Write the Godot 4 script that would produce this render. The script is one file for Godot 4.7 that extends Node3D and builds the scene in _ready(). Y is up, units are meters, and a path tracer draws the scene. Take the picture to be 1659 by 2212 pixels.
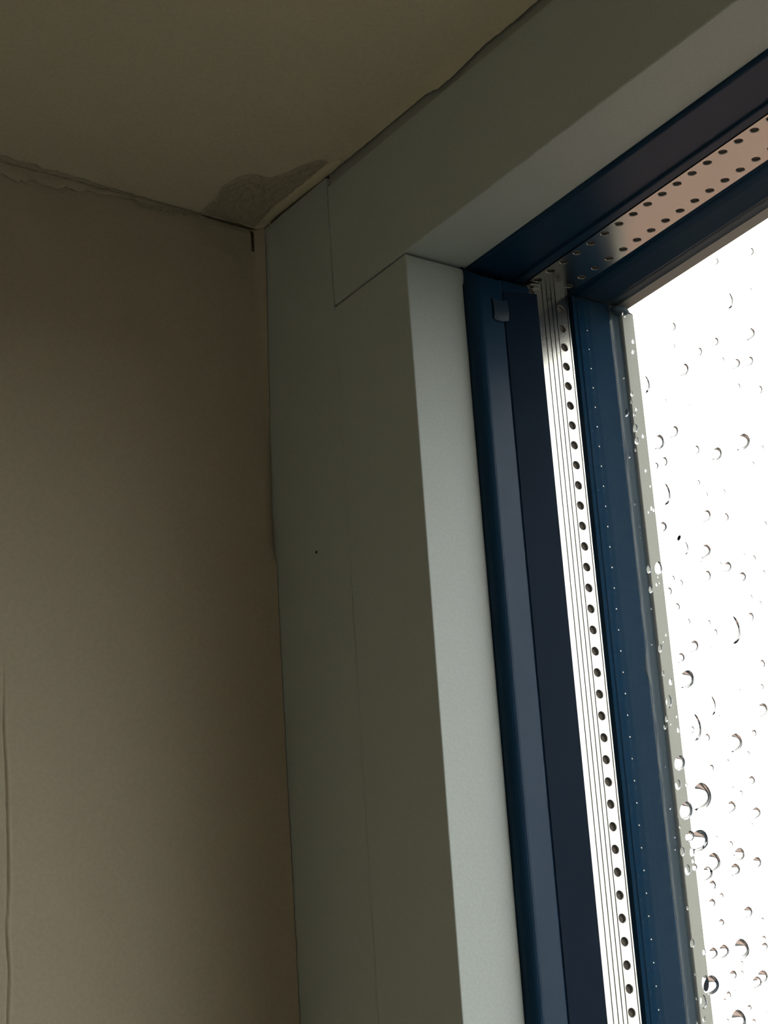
extends Node3D
# Upper corner of a window in a dim room: cream wall and ceiling, grey casing boards, a navy frame with triple glazing, rain on the outer pane.
# Drawing units: 1 unit = 0.5 m, origin at the arris where jamb board meets head board; P() turns them into metres.
const S := 0.5
const UP := 2.4495          # height of the drawing origin above the floor, metres
const WIN_W := 2.4          # window opening in drawing units
const WIN_H := 2.8
const ROOM_L := -0.172      # left wall
const ROOM_R := 4.6
const ROOM_B := 5.6
const CEIL := 0.1011
const FLOOR := -4.899
const PITCH := 0.01436      # spacing of the holes in the spacer bars
const FLAT := 4294967295

var rng := RandomNumberGenerator.new()
var noise := FastNoiseLite.new()
var M := {}

func _ready():
	rng.seed = 11
	noise.seed = 5
	noise.frequency = 1.0
	noise.fractal_octaves = 4
	setup_view()
	make_materials()
	build_room()
	build_casing()
	build_window()
	build_outside()
	build_rain()

func setup_view():
	var cam := Camera3D.new()
	cam.name = "camera"
	cam.fov = 2.0 * rad_to_deg(atan(1106.0 / 5225.0))
	cam.near = 0.02
	var b := Basis.from_euler(Vector3(deg_to_rad(22.24), deg_to_rad(54.57), 0.0))
	b = b * Basis(Vector3(0, 0, 1), deg_to_rad(-3.88))
	cam.transform = Transform3D(b, P(1.117, -0.749, 0.8255))
	add_child(cam)
	cam.current = true
	var env := Environment.new()
	env.tonemap_mode = Environment.TONE_MAPPER_LINEAR
	env.tonemap_exposure = 1.0
	env.sdfgi_enabled = true
	env.ssao_enabled = true
	env.ssil_enabled = true
	# overcast rain sky: three times brighter overhead than at the horizon
	var sm := ProceduralSkyMaterial.new()
	sm.sky_top_color = Color(1.0, 1.0, 0.98)
	sm.sky_horizon_color = Color(0.76, 0.77, 0.755)
	sm.sky_curve = 0.6
	sm.ground_bottom_color = Color(0.3, 0.28, 0.26)
	sm.ground_horizon_color = Color(0.4, 0.38, 0.36)
	sm.sky_energy_multiplier = 2.1
	sm.ground_energy_multiplier = 1.0
	sm.sun_angle_max = 0.0
	var sky := Sky.new()
	sky.sky_material = sm
	env.sky = sky
	env.background_mode = Environment.BG_SKY
	var we := WorldEnvironment.new()
	we.name = "world_environment"
	we.environment = env
	add_child(we)

# ---------------------------------------------------------------- helpers
func P(x: float, y: float, z: float) -> Vector3:
	return Vector3(x * S, y * S + UP, z * S)

func tag(o: Node, label: String, category := "", group := "", kind := ""):
	o.set_meta("label", label)
	if category: o.set_meta("category", category)
	if group: o.set_meta("group", group)
	if kind: o.set_meta("kind", kind)

func root(called: String, label: String, category := "", kind := "", at := Vector3.ZERO) -> Node3D:
	var o := Node3D.new()
	o.name = called
	o.position = at
	add_child(o, true)
	tag(o, label, category, "", kind)
	return o

func begin() -> SurfaceTool:
	var st := SurfaceTool.new()
	st.begin(Mesh.PRIMITIVE_TRIANGLES)
	st.set_smooth_group(FLAT)
	return st

func mesh_of(st: SurfaceTool, mat: Material) -> ArrayMesh:
	st.generate_normals()
	var m := st.commit()
	m.surface_set_material(0, mat)
	return m

# commits a shape as one named MeshInstance3D under parent
func obj(called: String, st: SurfaceTool, mat: Material, parent: Node3D = self) -> MeshInstance3D:
	var o := MeshInstance3D.new()
	o.name = called
	o.mesh = mesh_of(st, mat)
	parent.add_child(o, true)
	return o

func tri(st: SurfaceTool, a: Vector3, b: Vector3, c: Vector3, out: Vector3):
	if (b - a).cross(c - a).dot(out) > 0.0:
		var t := b
		b = c
		c = t
	for v in [a, b, c]: st.add_vertex(v)

func quad(st: SurfaceTool, a: Vector3, b: Vector3, c: Vector3, d: Vector3, out: Vector3):
	tri(st, a, b, c, out)
	tri(st, a, c, d, out)

# box between two corners given in drawing units, edges chamfered by ch
func box(st: SurfaceTool, lo: Vector3, hi: Vector3, ch := 0.0):
	var a := P(lo.x, lo.y, lo.z)
	var b := P(hi.x, hi.y, hi.z)
	var e := ch * S
	var mid := (a + b) / 2.0
	for ax in 3:
		var u := (ax + 1) % 3
		var w := (ax + 2) % 3
		for s in 2:
			var c := []
			for k in [[0, 0], [1, 0], [1, 1], [0, 1]]:
				var v := Vector3.ZERO
				v[ax] = b[ax] if s else a[ax]
				v[u] = b[u] - e if k[0] else a[u] + e
				v[w] = b[w] - e if k[1] else a[w] + e
				c.append(v)
			var n := Vector3.ZERO
			n[ax] = 1.0 if s else -1.0
			quad(st, c[0], c[1], c[2], c[3], n)
	if e <= 0.0: return
	for ax in 3:
		var u := (ax + 1) % 3
		var w := (ax + 2) % 3
		for su in 2:
			for sw in 2:
				var q := []
				for k in 4:
					var v := Vector3.ZERO
					v[ax] = b[ax] - e if k in [1, 2] else a[ax] + e
					v[u] = (b[u] if su else a[u]) - (e if k < 2 else 0.0) * (1.0 if su else -1.0)
					v[w] = (b[w] if sw else a[w]) - (0.0 if k < 2 else e) * (1.0 if sw else -1.0)
					q.append(v)
				quad(st, q[0], q[1], q[2], q[3], (q[0] + q[2]) / 2.0 - Vector3(mid.x if ax else q[0].x, mid.y if ax != 1 else q[0].y, mid.z if ax != 2 else q[0].z))
	for k in 8:
		var c := Vector3(b.x if k & 1 else a.x, b.y if k & 2 else a.y, b.z if k & 4 else a.z)
		var d := Vector3(-e if k & 1 else e, -e if k & 2 else e, -e if k & 4 else e)
		tri(st, c + Vector3(0, d.y, d.z), c + Vector3(d.x, 0, d.z), c + Vector3(d.x, d.y, 0), c - mid)

# the four members of the window: 0 head, 1 right, 2 sill, 3 jamb; a point at reach p into the opening and depth z, at one end of the member
func corner(k: int, p: float, z: float) -> Vector3:
	match k % 4:
		0: return P(p, -p, z)
		1: return P(WIN_W - p, -p, z)
		2: return P(WIN_W - p, -WIN_H + p, z)
	return P(p, -WIN_H + p, z)

func inward(k: int) -> Vector3:
	return [Vector3.DOWN, Vector3.LEFT, Vector3.UP, Vector3.RIGHT][k]

# sweeps a closed profile of (p, z) along one member with mitred ends
func member(st: SurfaceTool, k: int, prof: Array):
	var area := 0.0
	for i in prof.size():
		var a: Vector2 = prof[i]
		var b: Vector2 = prof[(i + 1) % prof.size()]
		area += a.cross(b)
	for i in prof.size():
		var a: Vector2 = prof[i]
		var b: Vector2 = prof[(i + 1) % prof.size()]
		var n := Vector2(b.y - a.y, a.x - b.x) * signf(area)
		quad(st, corner(k, a.x, a.y), corner(k + 1, a.x, a.y), corner(k + 1, b.x, b.y), corner(k, b.x, b.y), inward(k) * n.x + Vector3(0, 0, 1) * n.y)

# a point on a member: u along it from its own start, v depth, n reach into the opening
func on_member(k: int, u: float, v: float, n: float) -> Vector3:
	match k:
		0: return P(u, -n, v)
		1: return P(WIN_W - n, -u, v)
		2: return P(u, -WIN_H + n, v)
	return P(n, -u, v)

func dull(c: Color, rough := 0.85, spec := 0.35) -> StandardMaterial3D:
	var m := StandardMaterial3D.new()
	m.albedo_color = c
	m.roughness = rough
	m.metallic_specular = spec
	return m

# fine paint grain: albedo mottling between two tones and a shallow relief, mapped in world space
func grained(m: StandardMaterial3D, dark: float, scale: float, relief: float, seed_at: int, freq := 0.03):
	var n := FastNoiseLite.new()
	n.seed = seed_at
	n.frequency = freq
	n.fractal_octaves = 5
	n.fractal_gain = 0.62
	var g := Gradient.new()
	g.set_color(0, Color(dark, dark, dark))
	g.set_color(1, Color(1, 1, 1))
	var t := NoiseTexture2D.new()
	t.width = 512
	t.height = 512
	t.seamless = true
	t.noise = n
	t.color_ramp = g
	m.albedo_texture = t
	m.uv1_triplanar = true
	m.uv1_world_triplanar = true
	m.uv1_scale = Vector3(scale, scale, scale)
	if relief > 0.0:
		var b := NoiseTexture2D.new()
		b.width = 512
		b.height = 512
		b.seamless = true
		b.noise = n
		b.as_normal_map = true
		b.bump_strength = relief
		m.normal_enabled = true
		m.normal_texture = b

func make_materials():
	M.pale = dull(Color(0.90, 0.885, 0.85), 0.9, 0.25)
	M.wall = dull(Color(0.785, 0.745, 0.66), 0.9, 0.25)
	grained(M.wall, 0.94, 30.0, 0.8, 3)
	M.ceiling = dull(Color(0.885, 0.85, 0.75), 0.92, 0.2)
	grained(M.ceiling, 0.94, 30.0, 0.8, 8)
	M.plaster = dull(Color(0.79, 0.75, 0.66), 0.95, 0.2)
	grained(M.plaster, 0.84, 40.0, 4.0, 21)
	M.filler = dull(Color(0.86, 0.83, 0.72), 0.9, 0.2)
	M.board = dull(Color(0.775, 0.81, 0.795), 0.55, 0.4)
	grained(M.board, 0.95, 45.0, 0.4, 14)
	M.navy = dull(Color(0.095, 0.22, 0.325), 0.34, 0.27)
	M.gasket = dull(Color(0.09, 0.17, 0.26), 0.6, 0.28)
	M.bare = StandardMaterial3D.new()
	M.bare.albedo_color = Color(0.73, 0.725, 0.70)
	M.bare.metallic = 1.0
	M.bare.roughness = 0.22
	M.bar_dark = dull(Color(0.045, 0.185, 0.28), 0.7, 0.1)
	M.sealant = dull(Color(0.22, 0.28, 0.32), 0.6, 0.3)
	M.strip_grey = dull(Color(0.69, 0.71, 0.68), 0.8, 0.3)  # darker grey than the boards, for the set-back strip under the ceiling
	M.cover = dull(Color(0.615, 0.615, 0.58), 0.6, 0.35)
	M.cavity = dull(Color(0.46, 0.43, 0.40), 0.95, 0.1)
	M.glass = StandardMaterial3D.new()
	M.glass.albedo_color = Color(1, 1, 1, 0.0)
	M.glass.transparency = BaseMaterial3D.TRANSPARENCY_ALPHA
	M.glass.roughness = 0.0
	M.glass.metallic_specular = 0.32
	M.water = StandardMaterial3D.new()
	M.water.albedo_color = Color(1, 1, 1, 0.0)
	M.water.roughness = 0.0
	M.water.refraction_enabled = true
	M.water.refraction_scale = 0.033
	M.clip = dull(Color(0.20, 0.28, 0.35), 0.35, 0.5)
	M.floor = dull(Color(0.73, 0.71, 0.67), 0.6, 0.4)
	M.dirt = dull(Color(0.05, 0.045, 0.04), 0.9, 0.2)
	M.ground = dull(Color(0.13, 0.135, 0.13), 0.8, 0.3)
	M.clay = dull(Color(0.46, 0.375, 0.335), 0.9, 0.3)
	grained(M.clay, 0.8, 1.2, 0.0, 37)
	grained(M.ground, 0.75, 0.6, 0.0, 31)
	M.render = dull(Color(0.75, 0.74, 0.71), 0.95, 0.2)

# ---------------------------------------------------------------- the room
func steps(parts: Array) -> PackedFloat32Array:   # [[from, to, step], ...] joined
	var out := PackedFloat32Array()
	for p in parts:
		var n: int = maxi(1, roundi((p[1] - p[0]) / p[2]))
		for i in n: out.append(lerpf(p[0], p[1], float(i) / n))
	out.append(parts[-1][1])
	return out

func along(t: float, keys: Array) -> float:       # piecewise linear through Vector2 keys
	if t <= keys[0].x: return keys[0].y
	for i in range(1, keys.size()):
		if t <= keys[i].x:
			return lerpf(keys[i - 1].y, keys[i].y, (t - keys[i - 1].x) / (keys[i].x - keys[i - 1].x))
	return keys[-1].y

func wob(a: float, b: float, f: float) -> float:
	return noise.get_noise_2d(a * f, b * f)

# a smooth sheet over a grid: f(i, j) gives the point, skip(i, j) leaves a cell out
func sheet(st: SurfaceTool, ni: int, nj: int, f: Callable, out: Vector3, skip: Variant = null):
	st.set_smooth_group(0)
	for i in ni - 1:
		for j in nj - 1:
			if skip != null and skip.call(i, j): continue
			quad(st, f.call(i, j), f.call(i + 1, j), f.call(i + 1, j + 1), f.call(i, j + 1), out)
	st.set_smooth_group(FLAT)

func build_room():
	# ceiling: its edge sags unevenly where the plaster meets the head board
	var lip := [Vector2(-0.172, 0.0995), Vector2(-0.1485, 0.1012), Vector2(-0.118, 0.1003), Vector2(-0.088, 0.0992), Vector2(-0.05, 0.0992), Vector2(-0.03, 0.0987), Vector2(0.0033, 0.0986), Vector2(0.0356, 0.0985), Vector2(0.0445, 0.0965), Vector2(0.0483, 0.0950), Vector2(0.0665, 0.0953), Vector2(0.085, 0.0972), Vector2(0.1023, 0.0988), Vector2(0.136, 0.0979), Vector2(0.158, 0.0986), Vector2(0.3, 0.0985)]
	var xs := steps([[ROOM_L, 0.2, 0.003], [0.2, 0.6, 0.02], [0.6, ROOM_R, 1.0]])
	var zs := steps([[0.0004, 0.012, 0.0015], [0.012, 0.25, 0.004], [0.25, 0.6, 0.02], [0.6, ROOM_B, 1.0]])
	var st := begin()
	sheet(st, xs.size(), zs.size(), func(i: int, j: int):
		var x := xs[i]
		var z := zs[j]
		var y := CEIL + 0.0007 * wob(x, z, 40.0) * (1.0 if z < 0.5 and x < 0.5 else 0.0)
		var k := clampf((0.011 - z) / 0.011, 0.0, 1.0)
		y = lerpf(y, along(x, lip) + 0.0006 * wob(x, 3.0, 160.0), k * k)
		return P(x, y, z), Vector3.DOWN)
	box(st, Vector3(ROOM_L - 0.3, CEIL + 0.004, -0.2), Vector3(ROOM_R + 0.3, CEIL + 0.3, ROOM_B + 0.3))
	var ceil_o := obj("ceiling", st, M.ceiling)
	tag(ceil_o, "cream painted ceiling with a chipped plaster edge along wall and window head", "", "", "structure")
	# bare plaster patch in the corner: a rough raised scab with torn outline
	var outline := [Vector2(-0.171, 0.0500), Vector2(-0.1575, 0.0520), Vector2(-0.1457, 0.0512), Vector2(-0.1330, 0.0560), Vector2(-0.1220, 0.0540), Vector2(-0.1120, 0.0500), Vector2(-0.1072, 0.0440), Vector2(-0.1074, 0.0330), Vector2(-0.0975, 0.0277), Vector2(-0.0796, 0.0210), Vector2(-0.0684, 0.0130), Vector2(-0.0694, 0.0085), Vector2(-0.0882, 0.0080), Vector2(-0.1146, 0.0085), Vector2(-0.1400, 0.0100), Vector2(-0.1560, 0.0075), Vector2(-0.1700, 0.0065)]
	st = begin()
	scab(st, outline, 0.0012)
	tag(obj("bare_or_shaded_plaster", st, M.plaster, ceil_o), "rough grey bare plaster patch")
	# lighter filler bead wiped along the head board
	st = begin()
	var bx := steps([[-0.158, -0.062, 0.003]])
	sheet(st, bx.size(), 7, func(i: int, j: int):
		var x := bx[i]
		var a := j / 6.0
		var wide := 0.0085 * sin(PI * clampf((x + 0.159) / 0.098, 0.02, 0.98)) ** 0.4
		var z := 0.0012 + wide * a + 0.0006 * wob(x, a, 200.0)
		var y := lerpf(along(x, lip) - 0.0006, CEIL - 0.0002, a ** 0.6) - 0.0014 * sin(PI * a) - 0.0004 * wob(x, a, 260.0)
		return P(x, y, z), Vector3.DOWN)
	tag(obj("filler_bead", st, M.filler, ceil_o), "pale wiped filler bead")
	# a curled flake of paint hanging from the bead
	st = begin()
	sheet(st, 7, 3, func(i: int, j: int):
		var a := i / 6.0
		return P(-0.1560 + 0.0016 * j * (1.0 - 0.5 * a) + 0.0022 * a * a, 0.1003 - 0.0062 * a, 0.0042 - 0.002 * a + 0.002 * a * a), Vector3.BACK)
	sheet(st, 4, 3, func(i: int, j: int):
		return P(-0.1655 + 0.0028 * i, 0.0996 - 0.0004 * i, 0.0062 + 0.0009 * j - 0.0006 * i), Vector3.DOWN)
	tag(obj("paint_flake", st, M.filler, ceil_o), "curled pale flake of paint")

	# left wall: cream plaster, a cracked top edge, a slot in the corner and one long vertical crack
	var ys := steps([[FLOOR, -0.8, 0.8], [-0.8, -0.05, 0.006], [-0.05, 0.07, 0.004], [0.07, 0.1025, 0.00125]])
	var wz := steps([[0.0006, 0.012, 0.0012], [0.012, 0.06, 0.003], [0.06, 0.19, 0.006], [0.19, 0.2146, 0.0006], [0.2146, 0.6, 0.03], [0.6, ROOM_B, 1.0]])
	var edge := [Vector2(-0.47, -0.1708), Vector2(-0.405, -0.1711), Vector2(-0.297, -0.1720), Vector2(-0.243, -0.1718), Vector2(-0.194, -0.1722), Vector2(-0.1573, -0.1713), Vector2(-0.1458, -0.1750), Vector2(-0.11, -0.1744), Vector2(-0.088, -0.1738), Vector2(-0.0534, -0.1732), Vector2(-0.045, -0.1712), Vector2(0.0, -0.1695), Vector2(0.05, -0.1665), Vector2(0.0962, -0.1650)]
	var crack := [Vector2(-0.85, 0.2015), Vector2(-0.4777, 0.2023), Vector2(-0.4473, 0.2010), Vector2(-0.4199, 0.2030), Vector2(-0.3919, 0.2014), Vector2(-0.3349, 0.2020), Vector2(-0.30, 0.2041), Vector2(-0.2704, 0.2039), Vector2(-0.2, 0.2047)]
	st = begin()
	sheet(st, ys.size(), wz.size(), func(i: int, j: int):
		var y := ys[i]
		var z := wz[j]
		var x := ROOM_L + 0.0012 * wob(y, z, 14.0) * (1.0 if y > -0.85 and z < 0.6 else 0.0)
		var k := clampf((0.009 - z) / 0.009, 0.0, 1.0)
		x = lerpf(x, along(y, edge) + 0.0007 * wob(y, 9.0, 90.0), k * k)
		if y > -0.84:
			var c := along(y, crack) + 0.0006 * wob(y, 1.0, 120.0)
			var d := absf(z - c)
			var deep := smoothstep(-0.24, -0.30, y)
			x -= 0.0016 * deep * clampf(1.0 - d / 0.0007, 0.0, 1.0)
			x += 0.0003 * deep * clampf(1.0 - absf(z - c + 0.0018) / 0.0014, 0.0, 1.0)
		if y > 0.095:       # the top edge is broken off along the crack
			var gap := smoothstep(0.060, 0.046, z) * 0.0013 + 0.0006 * wob(z, 4.0, 220.0) * smoothstep(0.07, 0.05, z)
			y = minf(y, CEIL - gap) if z < 0.06 else y
			x -= 0.0016 * smoothstep(0.095, 0.101, y) * smoothstep(0.05, 0.03, z)
		return P(x, y, z), Vector3.RIGHT,
		func(i: int, j: int): return ys[i] > 0.0812 and ys[i] < 0.0985 and wz[j] > 0.0052 and wz[j] < 0.0078)
	box(st, Vector3(ROOM_L - 0.3, FLOOR, -0.002), Vector3(ROOM_L - 0.012, CEIL + 0.004, ROOM_B + 0.3))
	var wl := obj("wall_left", st, M.wall)
	tag(wl, "cream plaster wall with a cracked top edge and a thin vertical crack", "", "", "structure")
	# ragged plaster lip in the joint of wall and ceiling: upper half toned darker as its shadow line, wall paint below
	for part in 2:
		st = begin()
		var rz := steps([[0.050, 0.260, 0.002]])
		sheet(st, rz.size(), 6, func(i: int, j: int):
			var z := rz[i]
			var a := (j + 5 * part) / 10.0
			var w := along(z, [Vector2(0.05, 0.0012), Vector2(0.1, 0.003), Vector2(0.125, 0.005), Vector2(0.163, 0.009), Vector2(0.206, 0.0118), Vector2(0.26, 0.0125)])
			var on_c := w * 0.55 * (1.0 + 0.6 * wob(z, 1.0, 90.0) + 0.3 * wob(z, 3.0, 260.0))
			var on_w := w * (0.9 + 0.45 * wob(z, 7.0, 70.0) + 0.25 * wob(z, 4.0, 240.0))
			var t := absf(2.0 * a - 1.0)
			var lift := 0.0018 * (1.0 - t ** 3) * (0.6 + 0.9 * wob(z, a * 0.02, 150.0)) + (0.0005 if part == 0 else 0.0009)
			var x := ROOM_L + (on_c * (0.5 - a) * 2.0 if a < 0.5 else 0.0) + lift
			var y := CEIL - (on_w * (a - 0.5) * 2.0 if a > 0.5 else 0.0) - lift
			return P(x, y, z), Vector3(1, -1, 0))
		if part == 0: tag(obj("bare_or_shaded_plaster", st, M.plaster, wl), "torn edge of plaster under the ceiling, toned as its shadow line")
		else: tag(obj("torn_plaster", st, M.wall, wl), "ragged painted plaster lip")
	st = begin()
	scab_wall(st)
	tag(obj("chipped_paint", st, M.plaster, wl), "chipped paint along the top of the wall")

	# the rest of the room, outside the picture, closes the light in
	st = begin()
	box(st, Vector3(ROOM_L - 0.3, FLOOR - 0.3, -0.2), Vector3(ROOM_R + 0.3, FLOOR, ROOM_B + 0.3))
	tag(obj("floor", st, M.floor), "brown wooden floor of the room", "", "", "structure")
	st = begin()
	box(st, Vector3(ROOM_R, FLOOR, -0.2), Vector3(ROOM_R + 0.3, CEIL + 0.004, ROOM_B + 0.3))
	tag(obj("wall_right", st, M.pale), "pale plaster wall opposite the cracked wall", "", "", "structure")
	st = begin()
	box(st, Vector3(ROOM_L, FLOOR, ROOM_B), Vector3(ROOM_R, CEIL + 0.004, ROOM_B + 0.3))
	tag(obj("wall_back", st, M.pale), "pale plaster wall facing the window", "", "", "structure")
	# window wall, in four solid pieces round the opening
	st = begin()
	var zo := -0.186
	box(st, Vector3(ROOM_L - 0.3, FLOOR, zo), Vector3(-0.03, CEIL + 0.004, -0.031))
	box(st, Vector3(WIN_W + 0.03, FLOOR, zo), Vector3(ROOM_R, CEIL + 0.004, -0.031))
	box(st, Vector3(-0.03, 0.03, zo), Vector3(WIN_W + 0.03, CEIL + 0.004, -0.051))
	box(st, Vector3(-0.03, FLOOR, zo), Vector3(WIN_W + 0.03, -WIN_H - 0.03, -0.031))
	tag(obj("wall_front", st, M.render), "wall holding the window behind the grey casing boards", "", "", "structure")

# irregular patch on the ceiling: a fan of rings inside the outline, broken up by noise
func scab(st: SurfaceTool, outline: Array, rise: float):
	var c := Vector2.ZERO
	for v in outline: c += v / outline.size()
	var pts := PackedVector2Array()
	for i in outline.size():
		var a: Vector2 = outline[i]
		var b: Vector2 = outline[(i + 1) % outline.size()]
		for k in 8:
			var q := a.lerp(b, k / 8.0)
			pts.append(q + (q - c).normalized() * 0.0016 * wob(q.x, q.y, 300.0))
	sheet(st, pts.size() + 1, 25, func(i: int, j: int):
		var q := pts[i % pts.size()].lerp(c, j / 24.0)
		var y := CEIL - 0.0004 - (0.0 if j == 0 else rise * (0.7 + 1.1 * wob(q.x, q.y, 120.0) + 0.7 * wob(q.x, q.y, 420.0)))
		return P(q.x, y, q.y), Vector3.DOWN)

# a thin band of lifted paint under the ceiling, left of the corner
func scab_wall(st: SurfaceTool):
	var rz := steps([[0.048, 0.112, 0.002]])
	sheet(st, rz.size(), 5, func(i: int, j: int):
		var z := rz[i]
		var a := j / 4.0
		var tall := 0.0075 * sin(PI * clampf((z - 0.046) / 0.07, 0.0, 1.0)) + 0.0035 * wob(z, 2.0, 140.0)
		return P(ROOM_L + 0.0016 * sin(PI * a * 0.5 + 0.3) * (0.6 + wob(z, a, 130.0)) + 0.0004, CEIL - 0.0004 - maxf(tall, 0.0008) * a, z), Vector3.RIGHT)

# ---------------------------------------------------------------- grey casing boards
func build_casing():
	var low := -WIN_H - 0.1
	var st := begin()
	box(st, Vector3(-0.178, low, -0.030), Vector3(-0.08565, 0.0996, 0.0), 0.0006)
	var t1 := obj("trim_1", st, M.board)
	tag(t1, "grey filler board standing between the cream wall and the jamb casing", "", "", "structure")
	st = begin()
	disc(st, P(-0.1230, -0.1656, 0.0002), 0.0011)
	obj("nail_hole", st, M.dirt, t1)
	st = begin()       # paint skin over the joint of the two upright boards
	var js := steps([[-0.75, -0.004, 0.004]])
	sheet(st, js.size(), 5, func(i: int, j: int):
		var y := js[i]
		var a := j / 4.0
		return P(-0.0859 + 0.0016 * a + 0.0003 * wob(y, 0.0, 50.0), y, 0.00005 + 0.00045 * sin(PI * a) * clampf(0.7 + 1.6 * wob(y, 5.0, 40.0), 0.0, 1.0)), Vector3.BACK)
	obj("paint_ridge", st, M.board, t1)
	# jamb casing, butted under the head casing with an open joint
	st = begin()
	var jp := [Vector2(-0.0848, -0.0455), Vector2(-0.0848, -0.0006), Vector2(-0.0842, 0.0), Vector2(-0.0008, 0.0), Vector2(-0.0002, -0.0002), Vector2(0.0, -0.0008)]
	for i in 9:
		var a := PI / 2.0 * i / 8.0
		jp.append(Vector2(-0.0015 + 0.0015 * cos(a), -0.0440 - 0.0015 * sin(a)))
	strip(st, jp, low, -0.0021)
	var t2 := obj("trim_2", st, M.board)
	tag(t2, "pale grey jamb casing beside the window, its reveal lit by daylight", "", "", "structure")
	st = begin()       # a rounded lump of painted filler where the reveal ends under the head
	lump(st, P(-0.0012, -0.0075, -0.0455), Vector3(0.0020, 0.0062, 0.0050) * S)
	obj("filler_lump", st, M.board, t2)
	# head casing
	st = begin()
	box(st, Vector3(-0.0848, 0.0, -0.0490), Vector3(WIN_W + 0.09, 0.0915, 0.0), 0.0007)
	tag(obj("trim_3", st, M.board), "grey head casing running along the top of the window", "", "", "structure")
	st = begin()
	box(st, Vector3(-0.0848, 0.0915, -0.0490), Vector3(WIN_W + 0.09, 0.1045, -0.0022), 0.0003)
	tag(obj("trim_4", st, M.strip_grey), "narrow darker grey set-back strip between head casing and ceiling", "", "", "structure")
	st = begin()
	box(st, Vector3(WIN_W, low, -0.0455), Vector3(WIN_W + 0.09, -0.0009, 0.0), 0.0007)
	tag(obj("trim_5", st, M.board), "pale grey jamb casing on the far side of the window", "", "", "structure")
	st = begin()
	box(st, Vector3(0.0, -WIN_H - 0.1, -0.0455), Vector3(WIN_W, -WIN_H, 0.03), 0.0007)
	tag(obj("trim_6", st, M.board), "grey sill board under the window", "", "", "structure")

func disc(st: SurfaceTool, c: Vector3, r: float):
	for i in 10:
		var a := TAU * i / 10.0
		var b := TAU * (i + 1) / 10.0
		tri(st, c, c + Vector3(cos(a), sin(a), 0) * r * S, c + Vector3(cos(b), sin(b), 0) * r * S, Vector3.BACK)

func lump(st: SurfaceTool, c: Vector3, r: Vector3):
	sheet(st, 17, 11, func(i: int, j: int):
		var a := TAU * i / 16.0
		var b := PI * j / 10.0
		return c + Vector3(sin(b) * cos(a), cos(b), sin(b) * sin(a)) * r, Vector3.ZERO)

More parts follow.
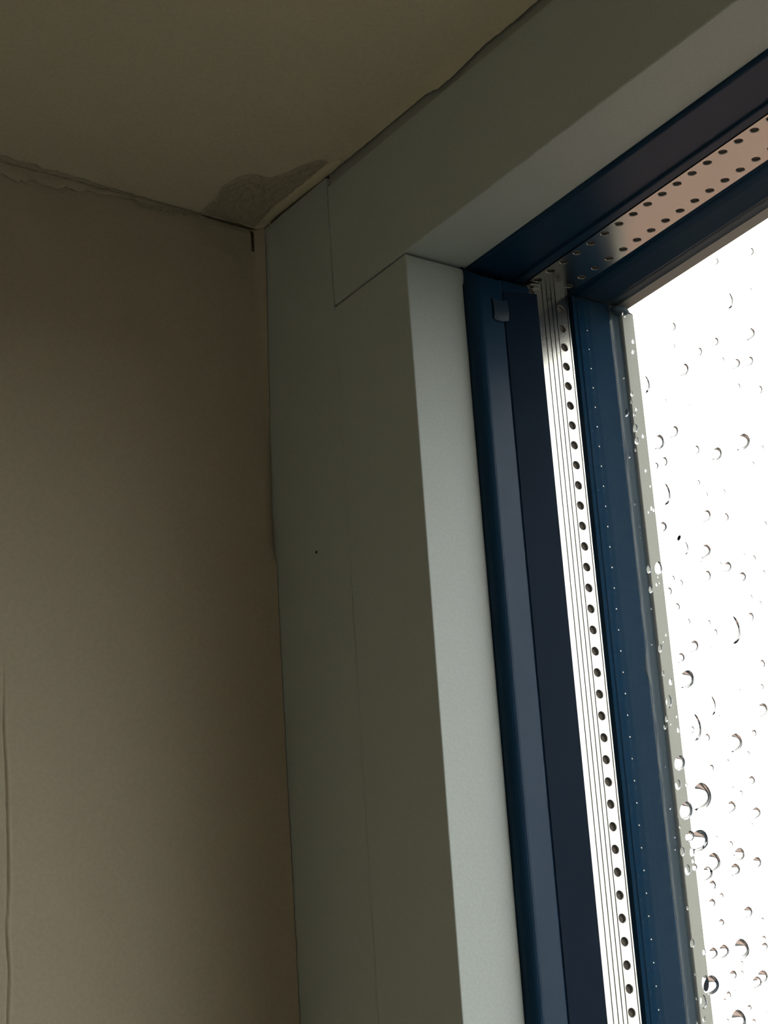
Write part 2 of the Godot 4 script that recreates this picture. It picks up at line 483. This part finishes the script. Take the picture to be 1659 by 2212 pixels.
# ---------------------------------------------------------------- the window
func build_window():
	var w := root("window_1", "navy framed triple glazed window with rain on its outer pane", "", "structure", Vector3.ZERO)
	var zi := -0.0945
	for k in 4:
		var z0 := -0.0488 if k == 0 else -0.0454
		var st := begin()
		# inner frame: rounded lead-in, flat reveal face, small step to the gasket
		var prof := [Vector2(-0.031, z0)] if k == 0 else [Vector2(-0.031, z0)]
		if k == 0:
			for i in 6:
				var a := PI / 2.0 * i / 5.0
				prof.append(Vector2(-0.0005 + 0.0030 * sin(a), z0 - 0.0030 * (1.0 - cos(a))))
			prof += [Vector2(0.0025, -0.0835), Vector2(0.0040, -0.0842), Vector2(0.0042, -0.0852), Vector2(0.0012, -0.0862)]
		else:
			for i in 9:
				var a := PI / 2.0 * i / 8.0
				prof.append(Vector2(0.0006 + 0.0084 * sin(a), z0 - 0.0075 * (1.0 - cos(a))))
			prof += [Vector2(0.0090, -0.0690), Vector2(0.0085, -0.0698), Vector2(0.0070, -0.0702)]
		prof += [Vector2(prof[-1].x, zi), Vector2(-0.031, zi)]
		member(st, k, prof)
		obj("frame_member", st, M.navy, w)
		st = begin()
		var g := []
		if k == 0:
			g = [Vector2(-0.01, -0.0862), Vector2(0.0008, -0.0862), Vector2(0.0012, -0.0880), Vector2(0.0006, -0.0940), Vector2(-0.01, -0.0944)]
		else:
			g = [Vector2(-0.01, -0.0703), Vector2(0.0080, -0.0703), Vector2(0.0088, -0.0710), Vector2(0.0162, -0.0934), Vector2(0.0150, -0.0944), Vector2(-0.01, -0.0944)]
		if k == 3:         # the jamb gasket stops short of the corner
			strip(st, g, -WIN_H, -0.0165)
		else:
			member(st, k, g)
		obj("gasket", st, M.gasket, w)
	# glass panes
	for z in [[zi, -0.0970, 0.02], [-0.1336, -0.1361, 0.02], [-0.1669, -0.1694, -0.0022]]:
		var st := begin()
		box(st, Vector3(-z[2], -WIN_H - z[2], z[1]), Vector3(WIN_W + z[2], 0.02 if z[2] > 0.0 else 0.0017, z[0]))
		obj("glass_pane", st, M.glass, w)
	# spacer bars between the panes: perforated bare metal inside, dark ones outside
	for k in 4:
		var o := spacer(k, -0.0974, -0.1334, w)
		if k in [0, 3]: o.set_meta("label", "bright perforated metal spacer bar")
		dark_spacer(k, -0.1363, -0.1696, w)
	# exterior: sealant fillet and pale cover strip
	for k in 4:
		var st := begin()
		var us := steps([[0.0, 0.9, 0.003], [0.9, WIN_W if k in [0, 2] else WIN_H, 0.2]])
		var base := -0.0022 if k == 0 else 0.0018
		sheet(st, us.size(), 10, func(i: int, j: int):
			var u := us[i]
			var rag := (0.0007 if k == 0 else 0.0016) * wob(u, k, 26.0) + 0.0003 * wob(u, k, 150.0)
			var smear := 0.0 if k != 3 else exp(-((u - 0.262) / 0.012) ** 2) * 0.0020
			var n := -0.0018 if k == 0 else 0.0012
			var zw := -0.1684 + rag + smear
			match j:
				0: return on_member(k, u, zw, n - 0.0006)
				1: return on_member(k, u, zw - 0.0002, n + 0.0004)
				2: return on_member(k, u, zw - 0.0007, n + 0.0006)
				3: return on_member(k, u, -0.1706, n + 0.0004 + 0.0002 * wob(u, 6.0, 90.0))
				4: return on_member(k, u, -0.1716, n + 0.0004 + 0.0002 * wob(u, 5.0, 60.0))
				5: return on_member(k, u, -0.1726, base + 0.0004 + rag * 0.2)
				6: return on_member(k, u, -0.1740, base + 0.0004 + 0.0003 * wob(u, 1.0, 90.0))
				7: return on_member(k, u, -0.1752, base + 0.0006 + 0.0003 * wob(u, 2.0, 90.0))
				8: return on_member(k, u, -0.1764, base + 0.0008 + 0.0003 * wob(u, 2.0, 60.0))
			return on_member(k, u, -0.1764, -0.02), inward(k) + Vector3.BACK * 0.2)
		obj("sealant", st, M.sealant, w)
		st = begin()
		var p := -0.0014 if k == 0 else 0.0052
		member(st, k, [Vector2(-0.03, -0.1762), Vector2(p - 0.0004, -0.1762), Vector2(p, -0.1766), Vector2(p, -0.1862), Vector2(p - 0.0006, -0.1868), Vector2(-0.03, -0.1868)])
		obj("cover_strip", st, M.cover, w)
	# bits of hardware and putty in the corner
	var st := begin()
	sheet(st, 9, 5, func(i: int, j: int):
		var a := i / 8.0
		var b := j / 4.0
		return P(0.0095 + 0.0010 * sin(PI * a) + 0.0020 * b, -0.0240 - 0.0150 * a - 0.0012 * sin(PI * b), -0.0610 - 0.0105 * b), Vector3.RIGHT)
	tag(obj("clip", st, M.clip, w), "small glossy clip low in the frame corner")
	st = begin()
	lump(st, P(0.0016, -0.0012, -0.1035), Vector3(0.0036, 0.0012, 0.0050) * S)
	obj("corner_key", st, M.bare, w)
	st = begin()
	lump(st, P(0.0055, -0.0045, -0.1748), Vector3(0.0035, 0.0030, 0.0075) * S)
	obj("putty", st, M.sealant, w)

# upright piece of a profile along the jamb, its top cut square
func strip(st: SurfaceTool, prof: Array, y0: float, y1: float):
	var area := 0.0
	for i in prof.size(): area += prof[i].cross(prof[(i + 1) % prof.size()])
	for i in prof.size():
		var a: Vector2 = prof[i]
		var b: Vector2 = prof[(i + 1) % prof.size()]
		var n := Vector2(b.y - a.y, a.x - b.x) * signf(area)
		quad(st, P(a.x, y0, a.y), P(a.x, y1, a.y), P(b.x, y1, b.y), P(b.x, y0, b.y), Vector3(n.x, 0, n.y))
	for i in range(1, prof.size() - 1):
		tri(st, P(prof[0].x, y1, prof[0].y), P(prof[i].x, y1, prof[i].y), P(prof[i + 1].x, y1, prof[i + 1].y), Vector3.UP)

func band(st: SurfaceTool, k: int, u0: float, u1: float, va: float, na: float, vb: float, nb: float):
	quad(st, on_member(k, u0, va, na), on_member(k, u1, va, na), on_member(k, u1, vb, nb), on_member(k, u0, vb, nb), inward(k))

# one row of punched holes: square cells with a chamfered hole, walls going down into the bar
func hole_row(st: SurfaceTool, k: int, v: float, half: float, r: float, u_first: float, length: float, hole_tint := 0.0):
	var at := fposmod(u_first, PITCH)
	if at < half: at += PITCH
	var last := 0.0
	var ch := 0.00045
	while at + half < length - 0.002:
		band(st, k, last, at - half, v + half, 0.0, v - half, 0.0)
		last = at + half
		for i in 16:
			var rim := []
			for q in 2:
				var a := TAU * (i + q) / 16.0
				var d := Vector2(cos(a), sin(a))
				var e := d * half / maxf(absf(d.x), absf(d.y))
				rim.append([on_member(k, at + e.x, v + e.y, 0.0), on_member(k, at + d.x * (r + ch), v + d.y * (r + ch), 0.0), on_member(k, at + d.x * r, v + d.y * r, -ch), on_member(k, at + d.x * r, v + d.y * r, -0.0019)])
			var mid := on_member(k, at, v, 0.0)
			quad(st, rim[0][0], rim[1][0], rim[1][1], rim[0][1], inward(k))
			quad(st, rim[0][1], rim[1][1], rim[1][2], rim[0][2], inward(k) + (mid - rim[0][1]).normalized())
			quad(st, rim[0][2], rim[1][2], rim[1][3], rim[0][3], mid - rim[0][1])
		at += PITCH
	band(st, k, last, length, v + half, 0.0, v - half, 0.0)

func spacer(k: int, z0: float, z1: float, w: Node3D) -> MeshInstance3D:
	var st := begin()
	var L := WIN_W if k in [0, 2] else WIN_H
	var half := 0.0034
	# rows at these depths; the jamb bar is ribbed between them
	var rows := [-0.1023, -0.1265]
	var first := [0.2089, 0.1834] if k == 0 else [0.2920, 0.2852]
	var v := z0
	var cuts := []
	for i in 2: cuts.append([rows[i] + half, rows[i] - half, i])
	var ribs := [] if k in [0, 2] else [-0.1116, -0.1155, -0.1192, -0.1226, -0.1320]
	while v > z1 + 0.00001:
		var next := z1
		var kind := -1
		for c in cuts:
			if absf(c[0] - v) < 0.00001: kind = c[2]
			elif c[0] < v and c[0] > next: next = c[0]
		if kind >= 0:
			hole_row(st, k, rows[kind], half, 0.0026, first[kind], L)
			v = rows[kind] - half
			continue
		var from := v
		for g in ribs:
			if g < from and g > next:
				band(st, k, 0.0, L, from, 0.0, g + 0.0004, 0.0)
				band(st, k, 0.0, L, g + 0.0004, 0.0, g + 0.00025, -0.0010)
				band(st, k, 0.0, L, g + 0.00025, -0.0010, g - 0.00025, -0.0010)
				band(st, k, 0.0, L, g - 0.00025, -0.0010, g - 0.0004, 0.0)
				from = g - 0.0004
		band(st, k, 0.0, L, from, 0.0, next, 0.0)
		v = next
	# sides of the bar down to its back
	quad(st, on_member(k, 0, z0, 0), on_member(k, L, z0, 0), on_member(k, L, z0, -0.014), on_member(k, 0, z0, -0.014), Vector3.BACK)
	quad(st, on_member(k, 0, z1, 0), on_member(k, L, z1, 0), on_member(k, L, z1, -0.014), on_member(k, 0, z1, -0.014), Vector3.FORWARD)
	quad(st, on_member(k, 0, z0, -0.014), on_member(k, L, z0, -0.014), on_member(k, L, z1, -0.014), on_member(k, 0, z1, -0.014), -inward(k))
	var o := obj("spacer_bar", st, M.bare, w)
	st = begin()
	band(st, k, 0.0, L, z0 - 0.0005, -0.0018, z1 + 0.0005, -0.0018)
	tag(obj("desiccant", st, M.cavity, o), "dark filling behind the holes")
	return o

func dark_spacer(k: int, z0: float, z1: float, w: Node3D):
	var L := WIN_W if k in [0, 2] else WIN_H
	var n := -0.0018 if k == 0 else 0.0012
	var st := begin()
	var line := -0.1398
	for b in [[z0, n, line + 0.0004, n], [line + 0.0004, n, line, n + 0.0006], [line, n + 0.0006, line - 0.0004, n], [line - 0.0004, n, z1, n], [z0, n, z0, -0.014], [z1, n, z1, -0.014]]:
		quad(st, on_member(k, 0, b[0], b[1]), on_member(k, L, b[0], b[1]), on_member(k, L, b[2], b[3]), on_member(k, 0, b[2], b[3]), inward(k) if b[0] != b[2] else Vector3(0, 0, b[0] - line))
	var o := obj("spacer_bar", st, M.bar_dark, w)
	o.set_meta("label", "dark navy spacer bar behind the bright one")
	if k != 3: return
	var pin := begin()
	for i in 7:
		for j in 3:
			var c := []
			for q in [[i, j], [i + 1, j], [i + 1, j + 1], [i, j + 1]]:
				var a: float = TAU * q[0] / 7.0
				var t: float = PI / 2.0 * q[1] / 3.0
				c.append(Vector3(cos(t) * 0.0 + sin(t) * 0.0004, cos(a) * cos(t) * 0.0007, sin(a) * cos(t) * 0.0007) * S)
			quad(pin, c[0], c[1], c[2], c[3], c[0] + c[2])
	var m := mesh_of(pin, M.bare)
	var u := 0.2828
	u = fposmod(u, PITCH) + PITCH
	while u < 0.8:
		var d := MeshInstance3D.new()
		d.name = "glint_bump"  # raised metal bumps added to catch sky light as bright dots
		d.mesh = m
		d.position = on_member(k, u, -0.1467, n)
		o.add_child(d, true)
		u += PITCH

# ---------------------------------------------------------------- outside
func build_outside():
	var st := begin()
	var q := [Vector3(-80, -3.2, -160), Vector3(80, -3.2, -160), Vector3(80, -3.2, -0.12), Vector3(-80, -3.2, -0.12)]
	quad(st, q[0], q[1], q[2], q[3], Vector3.UP)
	for i in 4:
		var a: Vector3 = q[i]
		var b: Vector3 = q[(i + 1) % 4]
		quad(st, a, b, b + Vector3.DOWN * 0.3, a + Vector3.DOWN * 0.3, (a + b) / 2.0 - Vector3(0, -3.2, -80))
	tag(obj("ground", st, M.ground), "wet dark asphalt ground outside the window", "", "", "structure")
	# low building to the left outside: its clay roof is what the window head mirrors
	var b := root("annex_building", "low annex building with a reddish clay roof left of the window", "building", "", Vector3(-12.3, -3.2, -10.5))
	st = begin()
	box(st, (Vector3(-12.0, 0.0, -10.2) - Vector3(0, UP, 0)) / S, (Vector3(12.0, 3.3, 10.2) - Vector3(0, UP, 0)) / S)
	obj("wall", st, M.render, b)
	st = begin()
	box(st, (Vector3(-12.2, 3.3, -10.3) - Vector3(0, UP, 0)) / S, (Vector3(12.2, 3.5, 10.3) - Vector3(0, UP, 0)) / S)
	obj("roof", st, M.clay, b)

func drop_mesh(kind: int) -> ArrayMesh:
	# unit drop: 1 wide, 1 tall, 1 deep towards -z; the back lies flat on the pane
	var st := begin()
	var n := 28
	var rings := 11
	var rim := func(a: float) -> Vector2:
		var x := cos(a)
		var y := sin(a)
		var pull := 1.0 + 0.10 * y
		if kind == 2: return Vector2(x * (0.5 - 0.16 * y + 0.05 * sin(3.0 * y)), y * 0.5)
		if kind == 1: return Vector2(x * (0.5 - 0.05 * y) + 0.03 * sin(2.0 * a), y * 0.5) * pull
		return Vector2(x * (0.5 - 0.08 * y), y * 0.5)
	sheet(st, n + 1, rings, func(i: int, j: int):
		var a: float = TAU * (i % n) / n
		var t: float = j / float(rings - 1)
		var e: Vector2 = rim.call(a) * (1.0 - t)
		return Vector3(e.x, e.y, -(1.0 - (1.0 - t) ** 2.2)), Vector3.ZERO)
	var o := st
	o.set_smooth_group(1)
	for i in n:
		var e: Vector2 = rim.call(TAU * i / n)
		var f: Vector2 = rim.call(TAU * ((i + 1) % n) / n)
		tri(o, Vector3.ZERO, Vector3(e.x, e.y, 0), Vector3(f.x, f.y, 0), Vector3.BACK)
	return mesh_of(o, M.water)

func build_rain():
	# Vector4: right-to-left centre and height on the pane, width, height; all in millimetres from the corner of the opening
	var all := {
		0: [Vector4(45.3, -6.9, 0.8, 0.8), Vector4(67.7, -25.6, 1.8, 1.8), Vector4(54.8, -38.3, 0.6, 0.6), Vector4(51.3, -43.1, 2.1, 2.1), Vector4(22.9, -34.5, 0.6, 0.6), Vector4(26.2, -34.6, 0.8, 0.8), Vector4(65.9, -60.1, 2.9, 2.9), Vector4(63.6, -78.9, 2, 2), Vector4(27, -78.7, 0.6, 0.6), Vector4(43.9, -94.9, 3, 3), Vector4(49.8, -109.6, 1.4, 1.4), Vector4(38.9, -108.9, 1.7, 1.7), Vector4(30, -105.1, 1.4, 1.4), Vector4(57.3, -118.3, 1.7, 1.7), Vector4(21.3, -122.2, 2, 2), Vector4(32.9, -129.8, 2.2, 2.2), Vector4(30.1, -134.1, 1.3, 1.3), Vector4(17.3, -156.9, 2.2, 2.2), Vector4(42.6, -148.3, 0.8, 0.8), Vector4(42.5, -158.4, 0.7, 0.7), Vector4(35.2, -184.6, 0.6, 0.5), Vector4(44, -196.5, 0.7, 0.7), Vector4(22.7, -239.9, 0.8, 0.8), Vector4(32.1, -227.6, 0.6, 0.5), Vector4(30.8, -223.8, 0.6, 0.5), Vector4(32.1, -222.6, 0.6, 0.4)],
		1: [Vector4(70.4, -13.1, 2.5, 2.5), Vector4(54.3, -8.8, 2.3, 2.3), Vector4(30.4, -21.9, 2.9, 2.9), Vector4(29.7, -28.6, 1.7, 1.7), Vector4(41.2, -35.9, 3, 3), Vector4(7, -6.1, 0.9, 1.4), Vector4(7.9, -7.7, 0.6, 0.8), Vector4(10.8, -6.8, 0.8, 1.3), Vector4(56.8, -55, 2.2, 2.2), Vector4(22.5, -45.6, 1.8, 1.8), Vector4(33.4, -51.6, 1.3, 1.3), Vector4(17.1, -58.4, 5.2, 5.2), Vector4(34.4, -67.9, 2.9, 2.9), Vector4(14.7, -51.7, 0.9, 0.9), Vector4(18.6, -65.9, 3.3, 3.3), Vector4(33.4, -78.9, 2, 2), Vector4(36.5, -84.3, 1.7, 1.7), Vector4(44.5, -86.3, 1.7, 1.7), Vector4(58.8, -82.6, 1.7, 1.7), Vector4(3.7, -28.6, 0.9, 1.4), Vector4(6.2, -38.9, 0.9, 1.4), Vector4(10.9, -71.4, 0.6, 0.9), Vector4(11.2, -80.1, 0.8, 1.3), Vector4(5.6, -56.3, 0.8, 1.4), Vector4(2.4, -73.9, 1.3, 2.1), Vector4(60.5, -103.5, 2.1, 2.1), Vector4(53.9, -112.3, 2.1, 2.1), Vector4(32.3, -110.8, 3.7, 3.7), Vector4(16.4, -106, 2, 2), Vector4(19.9, -108.6, 2.2, 2.2), Vector4(14, -109.5, 2.6, 2.6), Vector4(16.9, -115.7, 2.6, 2.6), Vector4(49.2, -130.2, 3, 3), Vector4(50.5, -124, 1.8, 1.8), Vector4(54.2, -127.2, 1.6, 1.6), Vector4(30.6, -125.7, 1.7, 1.7), Vector4(3.6, -82.8, 0.6, 1), Vector4(3.6, -85.4, 0.6, 0.4), Vector4(3.4, -86.7, 0.6, 0.5), Vector4(9.6, -103, 0.6, 0.7), Vector4(10, -105.2, 0.6, 0.6), Vector4(4.7, -112.1, 0.6, 0.8), Vector4(10.3, -123.1, 0.6, 1), Vector4(8.7, -124.9, 0.6, 0.6), Vector4(51.6, -146, 2.8, 2.8), Vector4(50.3, -152.9, 1.9, 1.9), Vector4(40.6, -151.2, 1.2, 1.2), Vector4(30.3, -156.4, 1.1, 1.1), Vector4(37.8, -159.2, 0.7, 0.7), Vector4(23.6, -161.3, 2.7, 2.7), Vector4(40.9, -171.3, 1.6, 1.6), Vector4(31.6, -171.3, 1.5, 1.5), Vector4(23.9, -171.3, 2.4, 2.4), Vector4(32.3, -179.9, 1.2, 1.2), Vector4(35.7, -182.2, 1.6, 1.6), Vector4(50.4, -165.3, 0.7, 0.7), Vector4(2, -151.3, 0.7, 1.1), Vector4(7.9, -152.3, 0.6, 0.6), Vector4(10.9, -150.7, 0.6, 0.8), Vector4(3, -164.7, 0.6, 0.8), Vector4(11.9, -173.2, 1.1, 1.1), Vector4(38.8, -193, 1.2, 1.2), Vector4(22.7, -192.9, 1.2, 1.2), Vector4(28.5, -196.4, 2.1, 2.1), Vector4(29.4, -200.4, 1.3, 1.3), Vector4(18.3, -206.9, 3.1, 3.1), Vector4(21.7, -211, 2.1, 2.1), Vector4(6.4, -181.8, 0.6, 0.8), Vector4(8.6, -182.8, 0.6, 0.8), Vector4(3.1, -206.7, 0.6, 0.7), Vector4(38.2, -221.9, 1.5, 1.5), Vector4(27.2, -232.4, 1.2, 1.2), Vector4(26.8, -235.2, 1.4, 1.4), Vector4(19.8, -240.4, 2.1, 2.1), Vector4(17.9, -241.8, 1.3, 1.3), Vector4(18.2, -247.9, 1.2, 1.2), Vector4(35.2, -248.9, 0.8, 0.8), Vector4(31.7, -231.2, 0.6, 0.6), Vector4(6.1, -231.5, 0.7, 1.1), Vector4(10.3, -235.3, 3.1, 5)],
		2: [Vector4(65.2, -40, 4.5, 3.9), Vector4(33.2, -38.9, 4.7, 4.1), Vector4(57.4, -47, 3.7, 3.2), Vector4(63.4, -48.9, 3.3, 2.9), Vector4(10.4, -18.3, 1.2, 1.7), Vector4(9.8, -21.8, 1.2, 1.7), Vector4(43.4, -73, 4.8, 4.2), Vector4(6.9, -36.3, 1.3, 1.9), Vector4(8.4, -42.5, 1.1, 1.5), Vector4(7.1, -43.8, 1.2, 1.7), Vector4(3.2, -41.6, 2, 2.8), Vector4(10.1, -53.1, 1.1, 1.5), Vector4(2.2, -56.8, 1.7, 2.4), Vector4(9.5, -65.3, 0.9, 1.2), Vector4(10.3, -79, 1.2, 1.6), Vector4(8.6, -79.8, 0.7, 1), Vector4(14.4, -87.2, 4.1, 3.5), Vector4(41.9, -111, 3.7, 3.2), Vector4(47.8, -116.3, 3.7, 3.2), Vector4(22.5, -131.1, 4.4, 3.8), Vector4(8.6, -105.2, 0.9, 1.3), Vector4(3, -123.6, 0.8, 1.2), Vector4(15.9, -132.6, 3.7, 3.3), Vector4(17.4, -140.6, 6.8, 5.9), Vector4(49.2, -160.2, 4.9, 4.3), Vector4(44.3, -166, 2.6, 2.3), Vector4(40.8, -179.7, 3.2, 2.8), Vector4(6.8, -135, 1.4, 2), Vector4(6.1, -149.9, 1.5, 2.1), Vector4(4.9, -152.3, 1.3, 1.8), Vector4(11, -155.2, 1.2, 1.7), Vector4(30.7, -185.3, 4.1, 3.6), Vector4(41.1, -189.9, 4.1, 3.5), Vector4(31.7, -200.5, 4.5, 3.9), Vector4(38.8, -204.7, 3.7, 3.3), Vector4(16.7, -202.6, 4.9, 4.3), Vector4(17.2, -212.1, 3, 2.6), Vector4(3.1, -178.1, 1.1, 1.5), Vector4(6.7, -185.3, 0.9, 1.2), Vector4(10.6, -188.6, 0.8, 1.1), Vector4(3.8, -187.7, 0.9, 1.2), Vector4(3.2, -191.2, 1.3, 1.8), Vector4(10.9, -197.4, 1.1, 1.5), Vector4(11.4, -199.5, 2.3, 2), Vector4(6, -210.9, 1, 1.3), Vector4(20.3, -218.6, 2.6, 2.2), Vector4(37.8, -227.4, 1.9, 1.7), Vector4(37.7, -229.8, 2.8, 2.4), Vector4(22.8, -235.2, 3.1, 2.7), Vector4(35.3, -238.3, 4.4, 3.8), Vector4(28.1, -245.9, 2, 1.8), Vector4(29.3, -250.2, 1.7, 1.5), Vector4(11.3, -225.7, 1.5, 2.1), Vector4(5.5, -238.7, 0.7, 1), Vector4(4.5, -245.7, 0.8, 1.1)],
		3: [Vector4(49.1, -35.8, 3.4, 2.8), Vector4(24.9, -57.8, 4.6, 3.9), Vector4(55.7, -73.6, 6.5, 5.4), Vector4(14.5, -65.6, 2.9, 2.4), Vector4(35.1, -91.4, 4.8, 4), Vector4(6.7, -48.8, 2.4, 3.2), Vector4(6.7, -53.5, 2, 2.7), Vector4(32.9, -102.3, 5.3, 4.4), Vector4(5.6, -98.9, 2.1, 2.8), Vector4(10.2, -100.2, 3.3, 4.4), Vector4(5.4, -105.9, 1.8, 2.5), Vector4(6.8, -126.6, 2, 2.7), Vector4(10, -138.9, 1.6, 2.1), Vector4(8, -172.3, 2.5, 3.3), Vector4(14.6, -192.1, 8.1, 6.7), Vector4(29.1, -204.4, 4.4, 3.7), Vector4(10.8, -189.6, 4.1, 3.4), Vector4(6.6, -193.4, 2.1, 2.9), Vector4(11, -194.7, 2.2, 3), Vector4(8, -199.6, 2.5, 3.4), Vector4(32.4, -218.4, 4, 3.4), Vector4(15.2, -226.9, 4.2, 3.5), Vector4(20, -227.3, 4.8, 4), Vector4(32.7, -239.2, 4.1, 3.4), Vector4(12.7, -236, 7, 5.8), Vector4(6.4, -222, 2.1, 2.8), Vector4(8.4, -240.2, 3.1, 4.2), Vector4(7.9, -245.6, 1.4, 1.9)],
		4: [Vector4(35.9, -166.4, 6.1, 5.8), Vector4(8.1, -144.7, 2.8, 4.2), Vector4(9.9, -165.8, 4.9, 4.7), Vector4(17.8, -178.6, 9.3, 8.8), Vector4(20, -199.9, 6.1, 5.9), Vector4(10.4, -181.4, 5.9, 5.6), Vector4(27.6, -228.3, 6.6, 6.3), Vector4(22.7, -248.5, 6.5, 6.2)],
		5: [Vector4(58.1, -24.8, 3, 5.5), Vector4(14.2, -35.8, 3.5, 6.3), Vector4(17.8, -76.8, 4.1, 7.4), Vector4(24.1, -98, 2.5, 4.5), Vector4(41.6, -131.6, 4.9, 9), Vector4(27.7, -152, 3.3, 6.1), Vector4(19.1, -156.5, 4.7, 8.6)],
	}
	var words := ["tiny faint raindrop", "small thin-rimmed raindrop", "medium dark-rimmed raindrop", "plump thick-rimmed raindrop", "big raindrop", "long narrow rain streak"]
	var groups := ["tiny raindrops on the outer pane", "small raindrops on the outer pane", "medium raindrops on the outer pane", "plump raindrops on the outer pane", "big raindrops on the outer pane", "rain streaks on the outer pane"]
	var deep := [0.30, 0.36, 0.38, 0.38, 0.36, 0.40]
	var big := ["big raindrop with a thick dark right rim high on the clear pane", "big raindrop in front of the pale cover strip, topmost of the big ones", "big round raindrop straddling the pale strip and the open sky", "biggest raindrop, grey inside with a black right side, beside the pale cover strip", "big arched raindrop just below the biggest one", "crooked big raindrop dripping over the edge of the pale cover strip", "big hooked raindrop low on the clear pane with a grey upper half", "big raindrop lowest on the clear pane, running out of view below"]
	var shapes := [drop_mesh(0), drop_mesh(1), drop_mesh(2)]
	var nth := ["topmost", "second from the top", "third from the top", "fourth from the top", "fifth from the top", "sixth from the top", "seventh from the top", "eighth from the top", "ninth from the top", "tenth from the top", "eleventh from the top", "twelfth from the top", "thirteenth from the top", "fourteenth from the top", "fifteenth from the top", "sixteenth from the top"]
	var nb := 0
	for k in all:
		var row: Array = all[k]
		for d in row:
			var o := MeshInstance3D.new()
			o.name = "raindrop"
			o.mesh = shapes[2 if k == 5 or (k == 4 and d.w / d.z > 1.5) else rng.randi() % 2]
			o.position = Vector3(d.x * 0.001, d.y * 0.001 + UP, -0.16942 * S)
			o.scale = Vector3(d.z, d.w, deep[k] * minf(d.z, d.w) * rng.randf_range(0.8, 1.2)) * 0.001
			add_child(o, true)
			var strip_side: bool = d.x < 12.0
			var spot := "before the pale frame strip" if strip_side else "against the open sky"
			if k == 4:
				tag(o, big[nb], "raindrop", groups[4])
				nb += 1
			elif k == 3 or k == 5:     # few enough to count down from the top
				var above := 0
				for e in row:
					if (e.x < 12.0) == strip_side and e.y > d.y: above += 1
				var place: String = nth[above] if above < nth.size() else "low down"
				tag(o, "%s %s, %s of its kind" % [words[k], spot, place], "raindrop", groups[k])
			else:
				var cuts := [-60.0, -110.0, -160.0, -205.0, -999.0]
				var at := 0
				while d.y <= cuts[at]: at += 1
				var above := 0
				for e in row:
					if (e.x < 12.0) == strip_side and (e.y > d.y or (e.y == d.y and e.x < d.x)) and (at == 0 or e.y <= cuts[at - 1]): above += 1
				tag(o, "%s %s, %s in the %s" % [words[k], spot, nth[above], ["top part", "upper part", "middle", "lower part", "bottom part"][at]], "raindrop", groups[k])
	var st := begin()
	lump(st, Vector3.ZERO, Vector3(0.0010, 0.0007, 0.0003))
	var s := obj("dirt_speck", st, M.dirt)
	s.position = P(0.0430, -0.1871, -0.1697)
	s.rotation.z = 0.7
	tag(s, "small black dirt speck on the wet window pane", "speck")
